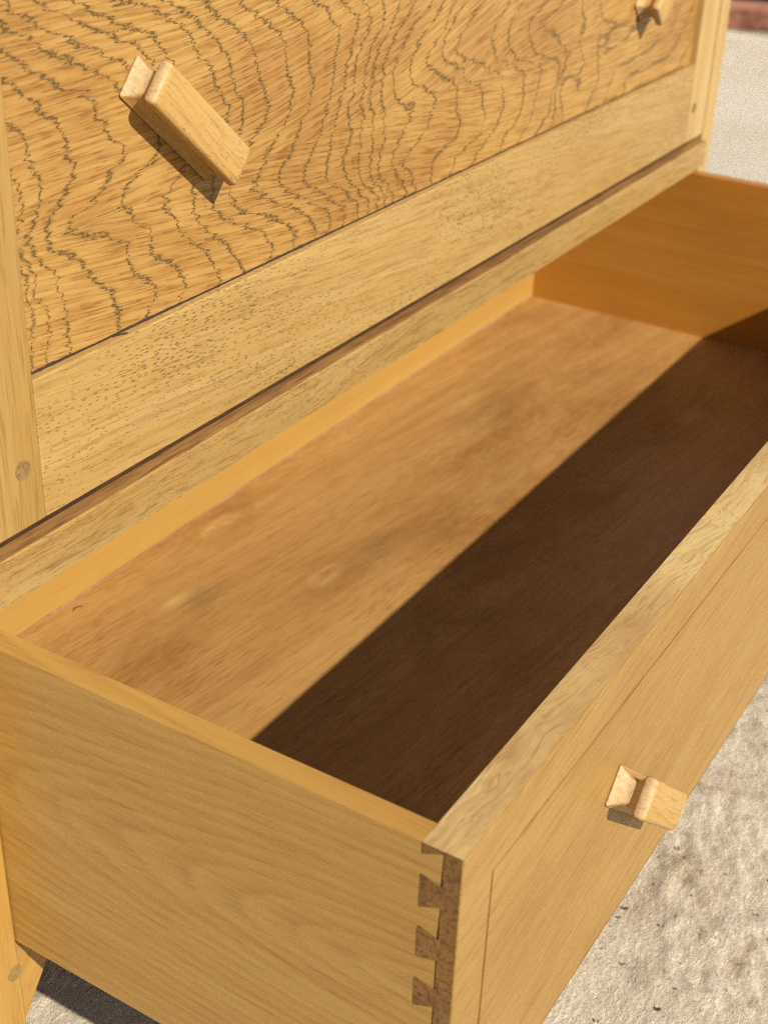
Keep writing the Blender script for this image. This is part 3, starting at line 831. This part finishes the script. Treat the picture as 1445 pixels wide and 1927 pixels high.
for xa, xb in ((-0.00012, TS), (W - TS, W + 0.00012)):
    edges = [0.0] + [q for t in tails for q in t[:2]] + [ZO + 0.0004]
    edgeo = [0.0] + [q for t in tails for q in t[2:]] + [ZO + 0.0004]
    for i in range(0, len(edges), 2):
        g_ = rj.uniform(0.0002, 0.0008)
        zt = 0.0 if i == 0 else edges[i] - g_
        zt2 = 0.0 if i == 0 else edgeo[i] - g_
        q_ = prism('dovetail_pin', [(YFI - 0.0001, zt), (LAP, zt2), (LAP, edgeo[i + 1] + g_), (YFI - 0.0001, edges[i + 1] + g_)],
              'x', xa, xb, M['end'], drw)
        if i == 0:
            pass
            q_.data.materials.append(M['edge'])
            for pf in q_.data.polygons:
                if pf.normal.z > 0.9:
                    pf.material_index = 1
# front: lapped face with an incised line, inner core between the sides
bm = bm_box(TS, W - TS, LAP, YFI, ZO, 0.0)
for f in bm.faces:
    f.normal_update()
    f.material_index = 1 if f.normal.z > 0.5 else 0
IN, GW, GD = 0.0226, 0.0010, 0.0022
def ring(bm, ins, y, x0=-0.00006, x1=W + 0.00006, z0=ZO, z1=0.0):
    zi = z0 + min(ins, 0.0009) + max(0.0, ins - 0.0009) * 0.01      # the incised line runs out at the lower edge
    return [bm.verts.new(q) for q in ((x0 + ins, y, zi), (x1 - ins, y, zi), (x1 - ins, y, z1 - ins), (x0 + ins, y, z1 - ins))]
b2 = bmesh.new()
r = [ring(b2, 0, LAP), ring(b2, 0, YF + 0.0009), ring(b2, 0.0003, YF + 0.0003), ring(b2, 0.0009, YF), ring(b2, IN - GW, YF), ring(b2, IN - GW * 0.6, YF + GD), ring(b2, IN + GW * 0.6, YF + GD),
     ring(b2, IN + GW, YF + 0.00015)]
for i in range(len(r) - 1):
    for kx in range(4):
        f = b2.faces.new((r[i][kx], r[i][(kx + 1) % 4], r[i + 1][(kx + 1) % 4], r[i + 1][kx]))
        if i == 0:
            f.material_index = {0: 0, 1: 2, 2: 1, 3: 2}[kx]
        if i in (4, 5):
            f.material_index = 3
b2.faces.new(r[-1])
b2.faces.new(r[0][::-1])
bmesh.ops.recalc_face_normals(b2, faces=b2.faces)
tmp = bpy.data.meshes.new('tmp')
b2.to_mesh(tmp)
b2.free()
bm.from_mesh(tmp)
bpy.data.meshes.remove(tmp)
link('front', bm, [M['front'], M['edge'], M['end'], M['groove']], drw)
box('back', TS + 0.0001, W - TS - 0.0001, YBI, YBI + 0.010, ZB + 0.0004, -0.004, M['back'], drw, 0.0006)
box('bottom', TS - 0.002, W - TS + 0.002, YFI - 0.002, YBI + 0.008, ZB - 0.006, ZB, M['bottom'], drw, 0.0)
handle(0.1615, YF + 0.0002, -0.0890, 41.5, drw)
handle(W - 0.1615, YF + 0.0002, -0.0890, -41.5, drw)
# dust caught along the back seam
bm = bmesh.new()
rd_ = random.Random(4)
prev = None
for i in range(150):
    x = 0.02 + 0.76 * i / 149
    a = abs(math.sin(i * 0.13) + 0.6 * math.sin(i * 0.31 + 1)) * 0.0006 * rd_.uniform(0.4, 1.2) + 0.00015
    cur = [bm.verts.new((x, YBI - 0.0001, ZB + 0.0003 + a * 0.7)), bm.verts.new((x, YBI - a, ZB + 0.0004)), bm.verts.new((x, YBI - a * 1.6, ZB + 0.0001))]
    if prev:
        for q in range(2):
            bm.faces.new((prev[q], prev[q + 1], cur[q + 1], cur[q]))
    prev = cur
d_ = link('seam_dust', bm, M['dust'], drw)
d_['kind'] = 'stuff'


# ------------------------------------------------------------------ loose splinters
def splinter(pts3, r, label):
    bm = bmesh.new()
    prev = None
    for i, p in enumerate(pts3):
        rr = r * (0.35 + 0.65 * math.sin(math.pi * (i + 0.6) / (len(pts3) + 0.2)))
        d = (Vector(pts3[min(i + 1, len(pts3) - 1)]) - Vector(pts3[max(i - 1, 0)])).normalized()
        u = d.orthogonal().normalized()
        v = d.cross(u)
        cur = [bm.verts.new(Vector(p) + (u * math.cos(a) + v * math.sin(a)) * rr) for a in (0, 1.26, 2.51, 3.77, 5.03)]
        if prev:
            for q in range(5):
                bm.faces.new((prev[q], prev[(q + 1) % 5], cur[(q + 1) % 5], cur[q]))
        else:
            bm.faces.new(cur[::-1])
        prev = cur
    bm.faces.new(prev)
    o = link('splinter', bm, M['splinter'], smooth=True)
    tag(o, label, 'splinter')
splinter([(0.0985, 0.0030, ZLT + 0.0006), (0.1010, 0.0022, ZLT + 0.0010), (0.1035, 0.0012, ZLT + 0.0009), (0.1058, 0.0012, ZLT + 0.0004)], 0.0003,
         'thin dark curled splinter lying on the top edge of the lid rail')
splinter([(0.1800, 0.1240, ZB + 0.0004), (0.1822, 0.1248, ZB + 0.0006), (0.1846, 0.1242, ZB + 0.0006), (0.1866, 0.1226, ZB + 0.0004)], 0.00035,
         'small dark curved splinter on the drawer floor in its back corner')

# dark strip standing in for shade between lid panel and lower rail
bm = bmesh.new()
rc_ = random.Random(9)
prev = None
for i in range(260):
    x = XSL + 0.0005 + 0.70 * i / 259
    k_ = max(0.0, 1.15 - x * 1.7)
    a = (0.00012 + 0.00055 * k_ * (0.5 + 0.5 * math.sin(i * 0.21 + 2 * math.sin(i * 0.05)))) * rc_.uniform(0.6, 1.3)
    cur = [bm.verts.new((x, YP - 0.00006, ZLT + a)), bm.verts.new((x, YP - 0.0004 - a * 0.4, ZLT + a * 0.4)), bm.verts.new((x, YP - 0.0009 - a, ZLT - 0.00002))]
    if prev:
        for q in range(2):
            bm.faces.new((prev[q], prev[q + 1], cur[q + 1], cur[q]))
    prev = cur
d_ = link('seam_shade', bm, M['crack'], lid)
d_['kind'] = 'stuff'
